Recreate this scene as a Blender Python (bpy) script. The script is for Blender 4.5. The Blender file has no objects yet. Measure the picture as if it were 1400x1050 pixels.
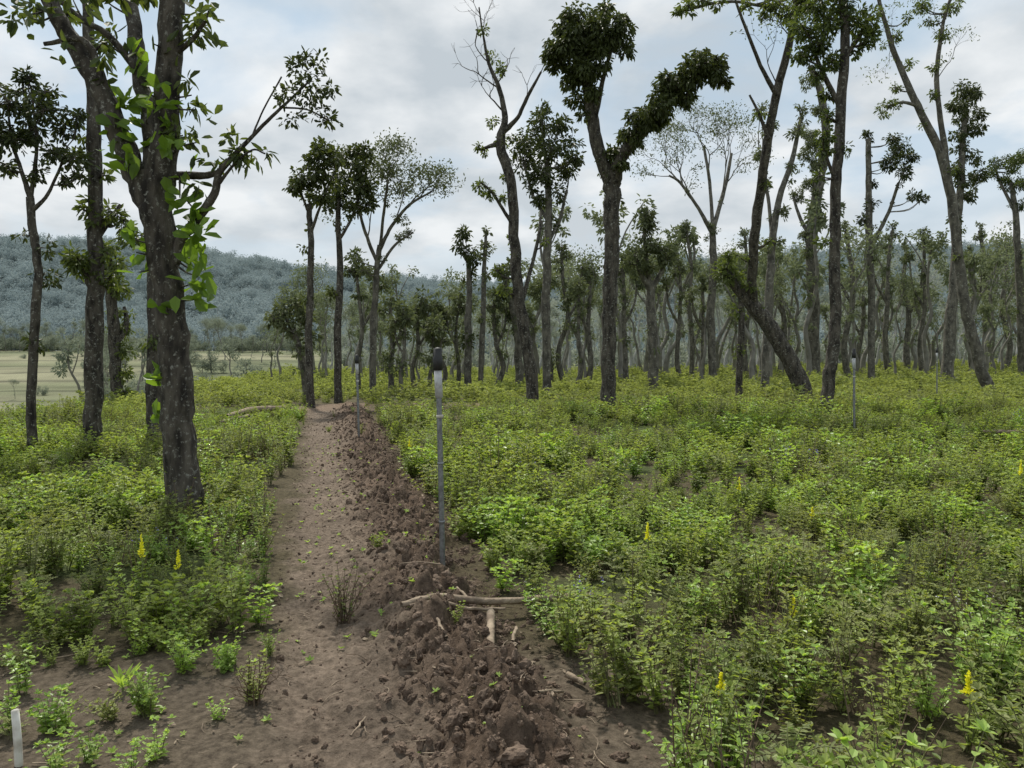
import bpy, math, random, bmesh
import numpy as np
from mathutils import Vector
R=np.random.default_rng(11); random.seed(11)
F=1050.0; CAMH=1.6; PITCH=math.radians(2.07)
cP,sP=math.cos(PITCH),math.sin(PITCH)
scene=bpy.context.scene

# ---------------------------------------------------------------- noise
def h2(ix,iy,s):
    n=(ix*374761393+iy*668265263+s*1442695041)&0xffffffff
    n=((n^(n>>13))*1274126177)&0xffffffff
    n=n^(n>>16)
    return n/4294967296.0
def vn(x,y,s=0):
    x=np.asarray(x,float); y=np.asarray(y,float)
    ix=np.floor(x).astype(np.int64); iy=np.floor(y).astype(np.int64)
    fx=x-ix; fy=y-iy; fx=fx*fx*(3-2*fx); fy=fy*fy*(3-2*fy)
    a=h2(ix,iy,s);b=h2(ix+1,iy,s);c=h2(ix,iy+1,s);d=h2(ix+1,iy+1,s)
    return (a+(b-a)*fx)+((c+(d-c)*fx)-(a+(b-a)*fx))*fy
def fbm(x,y,o=4,s=0):
    t=0;a=.5
    for i in range(o):
        t=t+a*(vn(x,y,s+i)-.5)*2; x=x*2.03+3.7; y=y*2.03+1.3; a*=.5
    return t
def S(t):
    t=np.clip(t,0,1); return t*t*(3-2*t)

# ---------------------------------------------------------------- terrain
def edge(x,y): return -x-8.6-0.15*np.maximum(y,0)
HT=[-2,-.667,-.52,-.38,-.24,-.1,.1,.23,.45,2]
HH=[60,70,70,62,52,48,48,60,70,74]
def base(x,y):
    x=np.asarray(x,float); y=np.asarray(y,float)
    e=edge(x,y)+1.0*fbm(x*.08,y*.08,2,5)
    v=S(e/13)
    z=-5.4*v+8.6*v*S((y-90)/140)
    t=x/np.maximum(y,60)
    hh=np.interp(t,HT,HH)*(1+.16*fbm(x*.006,y*.006,4,9)+.05*fbm(x*.03,y*.03,3,3))
    z=z+hh*S((y-240)/330)
    z=z+.10*fbm(x*.25,y*.25,3,21)*S(y/12)
    z=z+1.0*S((x-4)/60)*S((y-25)/60)
    return z
def pathuv(x,y):
    wob=.10*fbm(y*.6,y*0,3,31)
    wob2=.18*fbm(y*.9,y*0+5,3,37)
    xl=-.3-.258*y+wob; xr=1.08-.235*y+wob2
    return (x-xl)/(xr-xl), xl, xr
def pmask(x,y):
    u,xl,xr=pathuv(x,y)
    n=.26*fbm(x*4,y*4,3,41)
    a=S((x-xl+n)/.25)*S((xr-x+n)/.25)
    return a*(1-S((y-24)/2.5))
def gfull(x,y):
    x=np.asarray(x,float); y=np.asarray(y,float)
    z=base(x,y)
    r=np.hypot(x,y); near=1-S((r-25)/20)
    u,xl,xr=pathuv(x,y); m=pmask(x,y)
    ridge=np.exp(-((u-.74)/.25)**2)*m
    tread=np.exp(-((u-.2)/.2)**2)*m
    lump=np.abs(fbm(x*3.4,y*3.4,3,51)); lump2=np.abs(fbm(x*9,y*9,3,57)); l3=np.abs(fbm(x*24,y*24,2,58))
    z=z+near*(.025*fbm(x*1.3,y*1.3,3,61)+.012*fbm(x*7,y*7,3,63))
    z=z+ridge*(.04+.25*lump+.14*lump2+.05*l3)-tread*.025+m*(.016*fbm(x*18,y*18,2,71)+.04*lump2)
    return z
def gz(x,y): return float(gfull(np.array([x]),np.array([y]))[0])

def P(px,py,d):
    cx=(px-700)/F; cz=-(py-525)/F
    yy=cP+cz*sP; zz=-sP+cz*cP; k=d/yy
    return np.array([cx*k,d,CAMH+zz*k])
def dist_from_row(py): 
    cz=-(py-525)/F
    return CAMH*(cP+cz*sP)/(sP-cz*cP)

# ---------------------------------------------------------------- materials
def nt(name):
    m=bpy.data.materials.new(name); m.use_nodes=True
    t=m.node_tree; t.nodes.clear(); return m,t
def N(t,k,**kw):
    n=t.nodes.new(k)
    for a,b in kw.items(): setattr(n,a,b)
    return n
def leafmat(name,c1,c2,trans=.35,rough=.5,tcol=None,spec=.3,nscale=.8):
    m,t=nt(name); L=t.links.new
    g=N(t,'ShaderNodeNewGeometry'); oi=N(t,'ShaderNodeObjectInfo')
    add=N(t,'ShaderNodeMath',operation='ADD'); L(g.outputs['Random Per Island'],add.inputs[0])
    L(oi.outputs['Random'],add.inputs[1])
    mul=N(t,'ShaderNodeMath',operation='MULTIPLY'); L(add.outputs[0],mul.inputs[0]); mul.inputs[1].default_value=.5
    ns=N(t,'ShaderNodeTexNoise'); ns.inputs['Scale'].default_value=nscale; ns.inputs['Detail'].default_value=1; L(g.outputs['Position'],ns.inputs['Vector'])
    mx=N(t,'ShaderNodeMath',operation='MULTIPLY_ADD'); L(ns.outputs[0],mx.inputs[0]); mx.inputs[1].default_value=.7; L(mul.outputs[0],mx.inputs[2])
    r=N(t,'ShaderNodeValToRGB'); L(mx.outputs[0],r.inputs[0])
    r.color_ramp.elements[0].position=.35; r.color_ramp.elements[0].color=(*c1,1)
    r.color_ramp.elements[1].position=1.0; r.color_ramp.elements[1].color=(*c2,1)
    if spec>0:
        p=N(t,'ShaderNodeBsdfPrincipled'); L(r.outputs[0],p.inputs['Base Color']); p.inputs['Roughness'].default_value=rough
        p.inputs['Specular IOR Level'].default_value=spec
    else:
        p=N(t,'ShaderNodeBsdfDiffuse'); L(r.outputs[0],p.inputs['Color'])
    o=N(t,'ShaderNodeOutputMaterial')
    if trans>0:
        tr=N(t,'ShaderNodeBsdfTranslucent')
        hs=N(t,'ShaderNodeMix',data_type='RGBA',blend_type='MULTIPLY'); hs.inputs[0].default_value=1
        L(r.outputs[0],hs.inputs[6]); hs.inputs[7].default_value=(*(tcol or (1.6,1.6,.7)),1); L(hs.outputs[2],tr.inputs[0])
        ms=N(t,'ShaderNodeMixShader'); ms.inputs[0].default_value=trans
        L(p.outputs[0],ms.inputs[1]); L(tr.outputs[0],ms.inputs[2]); L(ms.outputs[0],o.inputs[0])
    else: L(p.outputs[0],o.inputs[0])
    return m
def roughmat(name,c1,c2,scale=8,bump=.3,bs=30,lichen=None,rough=.9,dist=.02,stretch=None):
    m,t=nt(name); L=t.links.new
    tc=N(t,'ShaderNodeNewGeometry'); src=tc.outputs['Position']
    mp=N(t,'ShaderNodeMapping'); L(src,mp.inputs[0]); 
    if stretch: mp.inputs['Scale'].default_value=stretch
    ns=N(t,'ShaderNodeTexNoise'); ns.inputs['Scale'].default_value=scale; ns.inputs['Detail'].default_value=6; L(mp.outputs[0],ns.inputs['Vector'])
    r=N(t,'ShaderNodeValToRGB'); L(ns.outputs[0],r.inputs[0])
    r.color_ramp.elements[0].position=.35; r.color_ramp.elements[0].color=(*c1,1)
    r.color_ramp.elements[1].position=.68; r.color_ramp.elements[1].color=(*c2,1)
    col=r.outputs[0]
    if lichen:
        n2=N(t,'ShaderNodeTexNoise'); n2.inputs['Scale'].default_value=lichen[1]; n2.inputs['Detail'].default_value=6; n2.inputs['Roughness'].default_value=.75
        L(src,n2.inputs['Vector'])
        r2=N(t,'ShaderNodeValToRGB'); L(n2.outputs[0],r2.inputs[0])
        r2.color_ramp.elements[0].position=lichen[2]; r2.color_ramp.elements[1].position=lichen[2]+.08
        mx=N(t,'ShaderNodeMix',data_type='RGBA'); L(r2.outputs[0],mx.inputs[0]); L(col,mx.inputs[6]); mx.inputs[7].default_value=(*lichen[0],1); col=mx.outputs[2]
    p=N(t,'ShaderNodeBsdfPrincipled'); L(col,p.inputs['Base Color']); p.inputs['Roughness'].default_value=rough
    p.inputs['Specular IOR Level'].default_value=.2
    nb=N(t,'ShaderNodeTexNoise'); nb.inputs['Scale'].default_value=bs; nb.inputs['Detail'].default_value=6; L(mp.outputs[0],nb.inputs['Vector'])
    b=N(t,'ShaderNodeBump'); b.inputs['Strength'].default_value=bump; b.inputs['Distance'].default_value=dist
    L(nb.outputs[0],b.inputs['Height']); L(b.outputs[0],p.inputs['Normal'])
    o=N(t,'ShaderNodeOutputMaterial'); L(p.outputs[0],o.inputs[0]); return m
def plain(name,c,rough=.5,metal=0,c2=None,scale=20):
    return_m,t=nt(name); L=t.links.new
    p=N(t,'ShaderNodeBsdfPrincipled'); p.inputs['Roughness'].default_value=rough; p.inputs['Metallic'].default_value=metal
    ns=N(t,'ShaderNodeTexNoise'); ns.inputs['Scale'].default_value=scale; ns.inputs['Detail'].default_value=5
    g=N(t,'ShaderNodeNewGeometry'); L(g.outputs['Position'],ns.inputs['Vector'])
    r=N(t,'ShaderNodeValToRGB'); L(ns.outputs[0],r.inputs[0]); c2=c2 or tuple(x*.6 for x in c)
    r.color_ramp.elements[0].position=.3; r.color_ramp.elements[0].color=(*c2,1); r.color_ramp.elements[1].position=.6; r.color_ramp.elements[1].color=(*c,1)
    L(r.outputs[0],p.inputs['Base Color'])
    o=N(t,'ShaderNodeOutputMaterial'); L(p.outputs[0],o.inputs[0]); return return_m

M={}
M['bark']=roughmat('bark',(.024,.021,.018),(.115,.102,.082),11,1.0,20,((.27,.27,.235),19,.56),stretch=(1,1,.32),dist=.05)
M['barkmid_hazetint']=roughmat('bark_mid_haze_tint',(.06,.056,.048),(.17,.158,.13),6,.6,12,((.29,.29,.25),9,.56),stretch=(1,1,.5),dist=.05)  # lighter copy of bark: first step of the haze painted into colours
M['barkfar_hazetint']=plain('bark_far_haze_tint',(.20,.19,.165),1,0,(.12,.115,.10),3)  # bark colour lightened to stand in for distance haze
M['barkhazetint']=plain('bark_haze_tint',(.36,.36,.35),1,0,(.26,.26,.255),3)  # strongest haze step, painted as pale grey bark
M['barkdry']=roughmat('dry_wood',(.17,.13,.095),(.36,.29,.21),14,.6,40)
M['leafdark']=leafmat('leaf_dark',(.018,.028,.012),(.065,.082,.028),.32)
M['leafmid']=leafmat('leaf_mid',(.034,.052,.017),(.105,.135,.042),.4)
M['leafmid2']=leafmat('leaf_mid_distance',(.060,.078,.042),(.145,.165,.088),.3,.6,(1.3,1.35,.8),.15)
M['leafbig']=leafmat('leaf_big',(.07,.13,.02),(.18,.28,.045),.5,.35)
M['leaffar_hazetint']=leafmat('leaf_far_haze_tint',(.13,.155,.095),(.22,.245,.155),.3,.7,(1.2,1.25,.85),0)  # leaf colour paled to imitate air haze over the far forest
M['leafhazetint']=leafmat('leaf_haze_tint',(.28,.31,.265),(.37,.40,.345),.3,.7,(1.1,1.1,1),0)  # haze painted into the albedo of the farthest forest leaves
M['leafhill_hazetint']=leafmat('leaf_hill_haze_tint',(.25,.31,.315),(.33,.39,.39),.3,.9,(1,1,1),0,.02)  # pale blue-grey is aerial haze put into the hill leaf colour
M['leafvalley_hazetint']=leafmat('leaf_valley_haze_tint',(.16,.19,.145),(.27,.30,.235),.3,.8,(1.1,1.1,.95),0)  # valley foliage with distance haze mixed into its base colour
M['herb']=leafmat('herb_leaf',(.115,.17,.04),(.31,.375,.105),.42,.5)
M['herb2']=leafmat('herb_leaf_olive',(.105,.135,.045),(.26,.29,.10),.4,.55)
M['herb3']=leafmat('herb_leaf_bright',(.14,.235,.045),(.37,.50,.13),.42,.4,spec=.5)
M['herbfar']=leafmat('herb_leaf_distant',(.18,.215,.075),(.34,.385,.16),.35,.6,None,0)
M['stem']=plain('stem',(.15,.17,.06),.7,0,(.09,.07,.035))
M['deadstem']=plain('dead_stem',(.16,.11,.07),.9,0,(.06,.045,.03))
M['yellow']=leafmat('petal_yellow',(.85,.82,.03),(.95,.92,.06),.3,.5,(1,1,.6))
M['white_petal']=leafmat('petal_white',(.7,.7,.65),(.85,.85,.8),.3,.5,(1,1,1))
M['blue']=leafmat('petal_blue',(.22,.20,.55),(.34,.3,.7),.3,.5,(1,1,1.2))
M['clod']=roughmat('soil_clod',(.085,.061,.045),(.215,.158,.116),12,.9,60,dist=.015)
M['steel']=plain('galvanised_steel',(.26,.27,.28),.42,.6,(.14,.14,.15),40)
M['sleeve']=plain('grey_plastic',(.5,.51,.52),.5,0,(.36,.36,.36),30)
M['black']=plain('black_rubber',(.02,.02,.02),.6,0)
M['white']=plain('white_paint',(.7,.68,.62),.6,0,(.4,.36,.3),15)

# ---------------------------------------------------------------- mesh builder
def nrm(a): 
    return a/np.maximum(np.linalg.norm(a,axis=-1,keepdims=True),1e-9)
class MB:
    def __init__(s): s.v=[];s.f=[];s.m=[];s.sm=[];s.n=0;s.mats=[]
    def mi(s,k):
        if k not in s.mats: s.mats.append(k)
        return s.mats.index(k)
    def add(s,v,f,mat,smooth=False):
        s.v.append(v); s.f.append(f+s.n); s.n+=len(v)
        s.m.append(np.full(len(f),s.mi(mat),np.int32)); s.sm.append(np.full(len(f),smooth,bool))
    def tube(s,pts,rad,mat,sides=8,rough=0.0):
        pts=np.asarray(pts,float); rad=np.asarray(rad,float); n=len(pts)
        t=nrm(np.gradient(pts,axis=0)); mt=np.abs(t).mean(0); ref=np.zeros(3); ref[np.argmin(mt)]=1; ref=ref+np.array([.05,.03,.04])
        a=nrm(np.cross(t,ref)); b=np.cross(t,a)
        th=np.arange(sides)/sides*2*math.pi
        rr=rad[:,None]*np.ones(sides)
        if rough: rr=rr*(1+rough*R.normal(size=(n,sides)))
        v=pts[:,None,:]+rr[...,None]*(np.cos(th)[None,:,None]*a[:,None,:]+np.sin(th)[None,:,None]*b[:,None,:])
        v=v.reshape(-1,3)
        i=np.arange(n-1)[:,None]*sides; j=np.arange(sides)[None,:]; j2=(j+1)%sides
        f=np.stack([i+j,i+j2,i+sides+j2,i+sides+j],-1).reshape(-1,4)
        s.add(v,f,mat,True)
    def leaves(s,pos,d,nn,L,W,mat,fold=.3,droop=.15,wp=(.3,.7,.9,.8)):
        k=len(pos)
        if k==0: return
        d=nrm(d); sd=nrm(np.cross(d,nn)); up=np.cross(sd,d)
        L=np.broadcast_to(np.asarray(L,float),(k,))[:,None]; W=np.broadcast_to(np.asarray(W,float),(k,))[:,None]*.5
        def pt(u,w): return pos+d*L*u+sd*W*w+up*(abs(w)*W*fold-droop*L*u*u)
        v=np.stack([pt(0,0),pt(wp[0],wp[2]),pt(wp[1],wp[3]),pt(1,0),pt(wp[1],-wp[3]),pt(wp[0],-wp[2])],1).reshape(-1,3)
        b=np.arange(k)[:,None]*6
        f=np.concatenate([b+np.array([0,1,2,3]),b+np.array([0,3,4,5])],0)
        s.add(v,f,mat)
    def mesh(s,name,origin=(0,0,0)):
        me=bpy.data.meshes.new(name)
        v=np.concatenate(s.v)-np.asarray(origin); f=np.concatenate(s.f).astype(np.int32)
        me.vertices.add(len(v)); me.vertices.foreach_set('co',v.astype(np.float32).ravel())
        me.loops.add(f.size); me.loops.foreach_set('vertex_index',f.ravel())
        me.polygons.add(len(f)); me.polygons.foreach_set('loop_start',np.arange(len(f),dtype=np.int32)*4)
        me.polygons.foreach_set('material_index',np.concatenate(s.m)); me.polygons.foreach_set('use_smooth',np.concatenate(s.sm))
        for k in s.mats: me.materials.append(M[k])
        me.update(calc_edges=True); return me
    def obj(s,name,origin=(0,0,0),link=True):
        o=bpy.data.objects.new(name,s.mesh(name,origin)); o.location=origin
        if link: scene.collection.objects.link(o)
        return o

def rdir(n,z=0.):
    d=nrm(R.normal(size=(n,3))); d[:,2]+=z; return nrm(d)
def clump(mb,c,r,L,W,mat,cover=2.4,droop=.5,sq=.9):
    c=np.asarray(c,float)
    n=int(cover*math.pi*r*r/(.62*L*W)); n=max(n,12)
    k=max(5,int(9+r*6))
    cc=nrm(R.normal(size=(k,3)))*(R.random((k,1))**.4)*r*.78; cc[:,2]*=sq
    sr=r*R.uniform(.18,.45,k)
    wt=sr**2; wt/=wt.sum()
    id_=R.choice(k,n,p=wt)
    off=nrm(R.normal(size=(n,3)))*(R.random((n,1))**.5)*sr[id_][:,None]
    pos=c+cc[id_]+off
    d=nrm(off+.3*(pos-c))+R.normal(size=(n,3))*.45; d[:,2]-=droop
    nn=rdir(n,.8)
    mb.leaves(pos,d,nn,L*R.uniform(.7,1.25,n),W*R.uniform(.75,1.2,n),mat)
    return c+cc
def smooth_line(p,k=6):
    p=np.asarray(p,float)
    if len(p)<3: 
        t=np.linspace(0,1,k+1)[:,None]; return p[0]*(1-t)+p[-1]*t
    q=np.vstack([2*p[0]-p[1],p,2*p[-1]-p[-2]]); out=[]
    for i in range(1,len(q)-2):
        for j in range(k):
            t=j/k; a,b,c,d=q[i-1],q[i],q[i+1],q[i+2]
            out.append(.5*((2*b)+(-a+c)*t+(2*a-5*b+4*c-d)*t*t+(-a+3*b-3*c+d)*t**3))
    out.append(q[-2]); return np.array(out)
def grow(mb,p,d,l,r,depth,bark,tips,up=.15,spread=.55,sides=5):
    n=4; pts=[p]; dd=d.copy()
    for i in range(n):
        dd=nrm(dd+R.normal(size=3)*.16+np.array([0,0,up*.3])); pts.append(pts[-1]+dd*l/n)
    pts=np.array(pts); mb.tube(pts,np.linspace(r,r*.62,n+1),bark,sides)
    if depth==0: tips.append((pts[-1],dd)); return
    k=random.choice([2,2,3])
    for i in range(k):
        nd=nrm(dd+R.normal(size=3)*spread+np.array([0,0,up]))
        grow(mb,pts[-1],nd,l*random.uniform(.65,.88),r*.6,depth-1,bark,tips,up,spread,max(3,sides-1))
    if random.random()<.5:
        nd=nrm(dd+R.normal(size=3)*1.0); grow(mb,pts[2],nd,l*.5,r*.4,max(0,depth-2),bark,tips,up,spread,3)

# ---------------------------------------------------------------- surveyed trees
def tree(name,limbs,clumps=(),d=None,leaf='leafmid',L=.16,W=.065,cover=2.2,bark=None,fans=(),droop=.5,sides=12,fanleaf=None,dup=.6,epi=5,er=(.12,.3)):
    mb=MB(); bx,by,_=limbs[0][0]
    d=d or dist_from_row(by); b0=P(bx,by,d); zb=gz(b0[0],b0[1]); org=np.array([b0[0],b0[1],zb])
    bark=bark or ('bark' if d<27 else 'barkmid_hazetint')
    samples=[];
    for li,lm in enumerate(limbs):
        if li==0:
            dep0=d; drift=R.normal()*.25
        else:
            q=P(lm[0][0],lm[0][1],d); S_=np.concatenate(samples)
            i=np.argmin(((S_[:,[0,2]]-q[[0,2]])**2).sum(1)); dep0=S_[i,1]
            ln=math.hypot(lm[-1][0]-lm[0][0],lm[-1][1]-lm[0][1])/F*d
            drift=R.uniform(-.45,.45)*ln
        n=len(lm); pts=[];rad=[]
        for i,(x,y,w) in enumerate(lm):
            dd=dep0+drift*(i/(n-1))
            pts.append(P(x,y,dd)); rad.append(w*.92/2/F*d)
        if li==0: pts[0][2]=zb-.05
        A=np.column_stack([np.array(pts),rad]); A=smooth_line(A,6)
        if li==0:
            h=A[:,2]-zb; A[:,3]*=1+.35*np.exp(-np.maximum(h,0)/.2)
        jit=fbm(np.arange(len(A))*.5+li*7,np.arange(len(A))*0+bx,2,77)
        A[1:,0]+=jit[1:]*A[1:,3]*.35
        mb.tube(A[:,:3],np.maximum(A[:,3],.008),bark,sides if li<3 else 8,.045)
        samples.append(A)
    S_=np.concatenate(samples)
    for c in clumps:
        cx,cy,cr=c[:3]; lf=c[3] if len(c)>3 else leaf
        r=cr/F*d; q=P(cx,cy,d)
        dist=np.sqrt(((S_[:,[0,2]]-q[[0,2]])**2).sum(1)); pen=np.maximum(S_[:,2]-(q[2]-.35*dist-.1*r),0)*.9
        i=np.argmin(dist+pen); near=S_[i]
        k=1+(1 if random.random()<dup else 0)
        for j in range(k):
            dd=near[1]+(R.normal()*.3*r if j==0 else random.choice([-1,1])*r*R.uniform(.6,1.0))
            ctr=P(cx,cy,dd)
            rj=r*(1 if j==0 else .8)
            cs=clump(mb,ctr,rj,L,W,lf,cover*(1 if j==0 else .7),droop)
            mid=(near[:3]*.45+ctr*.55)+R.normal(size=3)*.12*r; mid[2]-=.12*np.linalg.norm(ctr-near[:3])
            ln=smooth_line(np.array([near[:3],mid,ctr]),4); mb.tube(ln,np.linspace(min(.035,near[3]*.5),.012,len(ln)),bark,5)
            for q in cs[:7]:
                mb.tube(np.array([ctr,(ctr+q)/2+R.normal(size=3)*.05*r,q]),[.014,.01,.005],bark,4)
    A=samples[0]
    for k in range(epi):
        B=random.choice(samples) if random.random()<.5 else A
        q=B[random.randint(int(len(B)*.3),len(B)-1)]; r=R.uniform(*er); c=q[:3]+np.array([R.normal(),R.normal(),.3])*(q[3]+r*.5)*.7
        cs=clump(mb,c,r,L*.9,W*.9,leaf,1.3,droop); mb.tube(np.array([q[:3],(q[:3]+c)/2+[0,0,.02],c]),[.015,.01,.006],bark,4)
    for (fx,fy,dx,dy,l,r,dep) in fans:
        q=P(fx,fy,d); i=np.argmin(((S_[:,[0,2]]-q[[0,2]])**2).sum(1)); nr=S_[i]
        tips=[]; dr=nrm(np.array([dx,R.normal()*.35,dy])); 
        grow(mb,nr[:3],dr,l,r,dep,bark,tips,.12,.5)
        if fanleaf:
            for (tp,td) in tips:
                n=int(fanleaf[0]*R.uniform(.4,1.4))
                pos=tp+R.normal(size=(n,3))*fanleaf[1]*np.array([1,1,.5]); dr=rdir(n,-.3)
                mb.leaves(pos,dr,rdir(n,.8),fanleaf[2]*R.uniform(.7,1.2,n),fanleaf[2]*.42,leaf)
    return mb,name,org,S_,d
def T(*a,**k):
    mb,name,org,S_,d=tree(*a,**k); return mb.obj(name,org)

mb,name,org,S_,d=tree('jackfruit_tree',[
 [(256,716,54),(250,650,47),(243,560,44),(238,460,43),(226,360,42),(214,285,44),(205,235,38)],
 [(212,290,40),(180,225,33),(155,160,30),(122,95,29),(92,45,25),(62,-10,21),(20,-90,16)],
 [(214,285,40),(224,210,38),(230,130,35),(232,50,34),(236,-30,30),(250,-130,24)],
 [(208,240,28),(204,170,24),(190,90,25),(180,10,22),(172,-70,18)],
 [(238,360,18),(250,325,16),(272,296,14),(294,264,12),(300,236,10),(345,186,6),(385,147,4.5),(422,112,3)],
 [(228,240,14),(255,240,12),(280,240,11),(298,236,9)],
 [(155,160,12),(120,60,10),(60,60,6)],
 [(300,250,6),(320,225,4),(345,205,3),(362,210,2)],
 [(345,186,3),(360,150,2.5),(385,105,2)],[(385,147,3),(420,150,2.5),(450,165,1.5)],
 [(190,100,12),(150,50,10),(110,25,8),(70,-10,7)],
 [(232,80,10),(262,55,7),(280,30,5)]],
 [],leaf='leafmid',sides=24,d=dist_from_row(716),epi=0)
def big(px,py,n=6,L=.19,W=.085,mat='leafbig',spread=.10,up=.35):
    q=P(px,py,d); i=np.argmin(((S_[:,[0,2]]-q[[0,2]])**2).sum(1)); nr=S_[i]
    q=P(px,py,nr[1]-(nr[3]+.03 if abs(q[0]-nr[0])<nr[3] else 0)-abs(R.normal())*.1)
    mb.tube(smooth_line(np.array([nr[:3],(nr[:3]+q)/2+[0,0,-.02],q]),3),np.linspace(.012,.006,7),'bark',5)
    pos=q+R.normal(size=(n,3))*spread*.35
    dr=rdir(n,up); mb.leaves(pos,dr,rdir(n,.9)+np.array([0,-.8,0]),L*R.uniform(.6,1.1,n),W*R.uniform(.8,1.1,n),mat,.25,.2,(.35,.75,.75,1.0))
for p in [(185,85),(176,140),(214,145),(158,172),(148,195),(240,208),(248,248),(180,326),(190,372),(262,298),(268,352),(262,388),(228,420),(274,408),(212,520),(216,568),(190,110),(256,275),(252,322),(172,215),(200,165),(207,130),(186,345),(246,270),(165,150),(270,378),(280,330),(262,320),(194,195),(222,180),(176,232),(266,368)]:
    big(p[0],p[1],random.randint(5,8),.20,.10,spread=.14,up=.5)
for p in [(50,12),(30,20),(70,5),(20,-5),(262,130),(268,150),(275,40),(262,20),(250,185),(268,195),(100,0),(150,60),(140,95),(45,30),(90,60),(285,15),(130,-10),(210,60)]:
    big(p[0],p[1],6,.16,.065,'leafmid',.22,-.2)
for (x,y,r) in [(420,112,34),(395,130,22),(440,160,22),(430,90,22),(400,165,18),(450,120,16),(410,85,14)]:
    q=P(x,y,d-.2); clump(mb,q,r/F*d,.055,.026,'leafdark',1.15,.3)
for (x,y,r) in [(318,205,24),(340,215,20),(290,225,16),(365,208,8),(255,185,12),(265,145,10),(255,110,10),(262,40,22),(275,22,18),(270,255,14),(245,170,12)]:
    q=P(x,y,d-.1); clump(mb,q,r/F*d,.12,.04,'leafmid',1.6,.7)
for (x,y,r) in [(45,5,22),(20,20,16),(100,-15,30),(150,-20,30),(150,40,14),(140,75,12),(210,-30,30),(270,-30,30)]:
    q=P(x,y,d+R.normal()*.4); clump(mb,q,r/F*d,.14,.06,'leafmid',1.5,.6)
mb.obj(name,org)

T('shade_tree',[[(125,620,24),(128,540,25),(129,450,25),(131,370,23),(130,290,20),(128,200,20),(126,130,18),(123,60,16),(118,-30,14)],
  [(131,410,13),(118,375,10),(106,350,8)],[(130,330,10),(150,300,7),(165,280,5)]],
  [(108,355,16),(152,293,20),(168,300,14),(145,345,14),(120,275,12),(140,240,10),(110,210,9),(140,60,18),(95,20,22),(120,290,16),(150,380,14)],leaf='leafmid',L=.13,W=.055,cover=1.8,epi=8)
T('shade_tree',[[(212,632,26),(211,560,25),(214,470,23),(211,380,20),(205,300,17),(200,220,14)]],[(222,470,8),(190,330,14)],L=.12,W=.05)
T('shade_tree',[[(45,628,14),(43,540,13),(47,440,13),(53,375,12),(46,325,12),(42,270,11)],
  [(42,270,9),(30,235,6),(18,200,5),(12,160,3)],[(42,290,8),(62,270,5),(80,235,4),(92,200,3)],[(42,270,7),(50,200,5),(45,140,3)]],
  [(32,125,28),(12,140,26),(60,150,28),(45,175,26),(90,175,26),(100,215,22),(20,190,28),(75,210,22),(8,225,18),(105,160,18),(50,235,18),(38,108,20),(110,240,12),(62,125,18),(85,245,14),(-15,170,24)],leaf='leafdark',L=.10,W=.045,cover=1.6)
T('shade_tree',[[(163,552,17),(158,500,16),(155,450,16),(150,400,15),(148,370,12)],[(158,470,9),(172,445,8),(170,420,5)]],
  [(152,365,24),(165,395,18),(132,360,16),(168,450,16),(172,480,14),(165,510,15),(172,535,12),(150,340,14),(155,425,12)],leaf='leafmid',L=.16,W=.07,cover=2)
T('shade_tree',[[(425,556,11),(422,480,11),(424,400,10),(425,330,9),(422,280,8)],[(424,320,6),(435,290,4),(450,250,3)],[(422,290,5),(412,265,3),(405,240,3)]],
  [(430,225,24),(412,245,19),(438,200,18),(422,268,16),(448,245,22),(440,270,16),(405,255,14),(455,215,18)],leaf='leafdark',L=.17,W=.09,cover=2.1)
T('shade_tree',[[(463,550,11),(462,460,11),(465,380,10),(462,310,8),(464,270,7)],[(462,330,5),(480,300,4),(495,260,3)]],
  [(472,245,23),(490,228,22),(460,265,19),(495,255,22),(480,285,18),(505,280,14),(470,215,16),(500,210,16),(450,280,13),(488,205,14),(455,400,10)],leaf='leafdark',L=.17,W=.09,cover=2.1)
T('umbrella_tree',[[(509,545,10),(510,460,10),(513,400,9),(516,360,8),(520,335,8)],[(516,360,6),(502,325,5),(492,290,4),(485,255,3)],[(520,340,6),(535,310,5),(560,280,4),(590,262,2.5)],[(520,335,5),(525,290,4),(530,250,3)],[(516,370,5),(540,335,4),(565,318,2)]],
  [(545,325,9),(560,318,9),(488,355,14),(500,370,12)],leaf='leafmid2',L=.12,W=.05,cover=1.2,
  fans=[(492,290,-.3,1,.8,.03,2),(485,260,-.1,1,.6,.03,2),(525,290,.1,1,.8,.03,2),(530,255,0,1,.6,.03,3),(560,280,.4,.8,.8,.03,2),(545,300,.1,1,.8,.03,3),(590,262,.5,.4,.5,.02,1),(575,272,.3,.8,.6,.025,2),(502,325,.1,1,1.2,.03,3),(530,240,.5,.7,.6,.02,2),(500,300,-.5,.8,.7,.03,2)],
  fanleaf=(44,.26,.12))
T('dying_tree',[[(730,562,18),(723,490,18),(712,430,17),(705,370,16),(702,300,15),(696,240,15),(684,196,14),(690,160,9),(682,120,7),(668,85,5),(660,45,3),(655,10,2)],
  [(688,180,9),(708,160,6),(722,130,5),(740,98,3)],[(684,196,8),(670,200,6),(655,205,4)],[(712,420,7),(735,330,5),(740,290,4)],[(702,310,7),(690,290,5),(672,262,4),(655,248,3)]],
  [(662,205,9),(655,200,7),(690,270,9),(668,262,12),(655,255,9),(745,330,7),(698,330,8),(690,395,13),(680,370,11),(702,345,9)],leaf='leafmid',L=.13,W=.055,cover=1.5,epi=6,
  fans=[(684,120,-.8,.4,.7,.025,3),(665,80,-.8,.5,.6,.02,3),(660,45,.1,1,.5,.015,3),(655,15,-.4,1,.4,.012,2),(735,100,.5,.8,.4,.015,2),(690,150,-.5,.5,.6,.03,3),(715,145,.2,1,.5,.015,2),(680,110,.3,1,.6,.02,2)])
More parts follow.
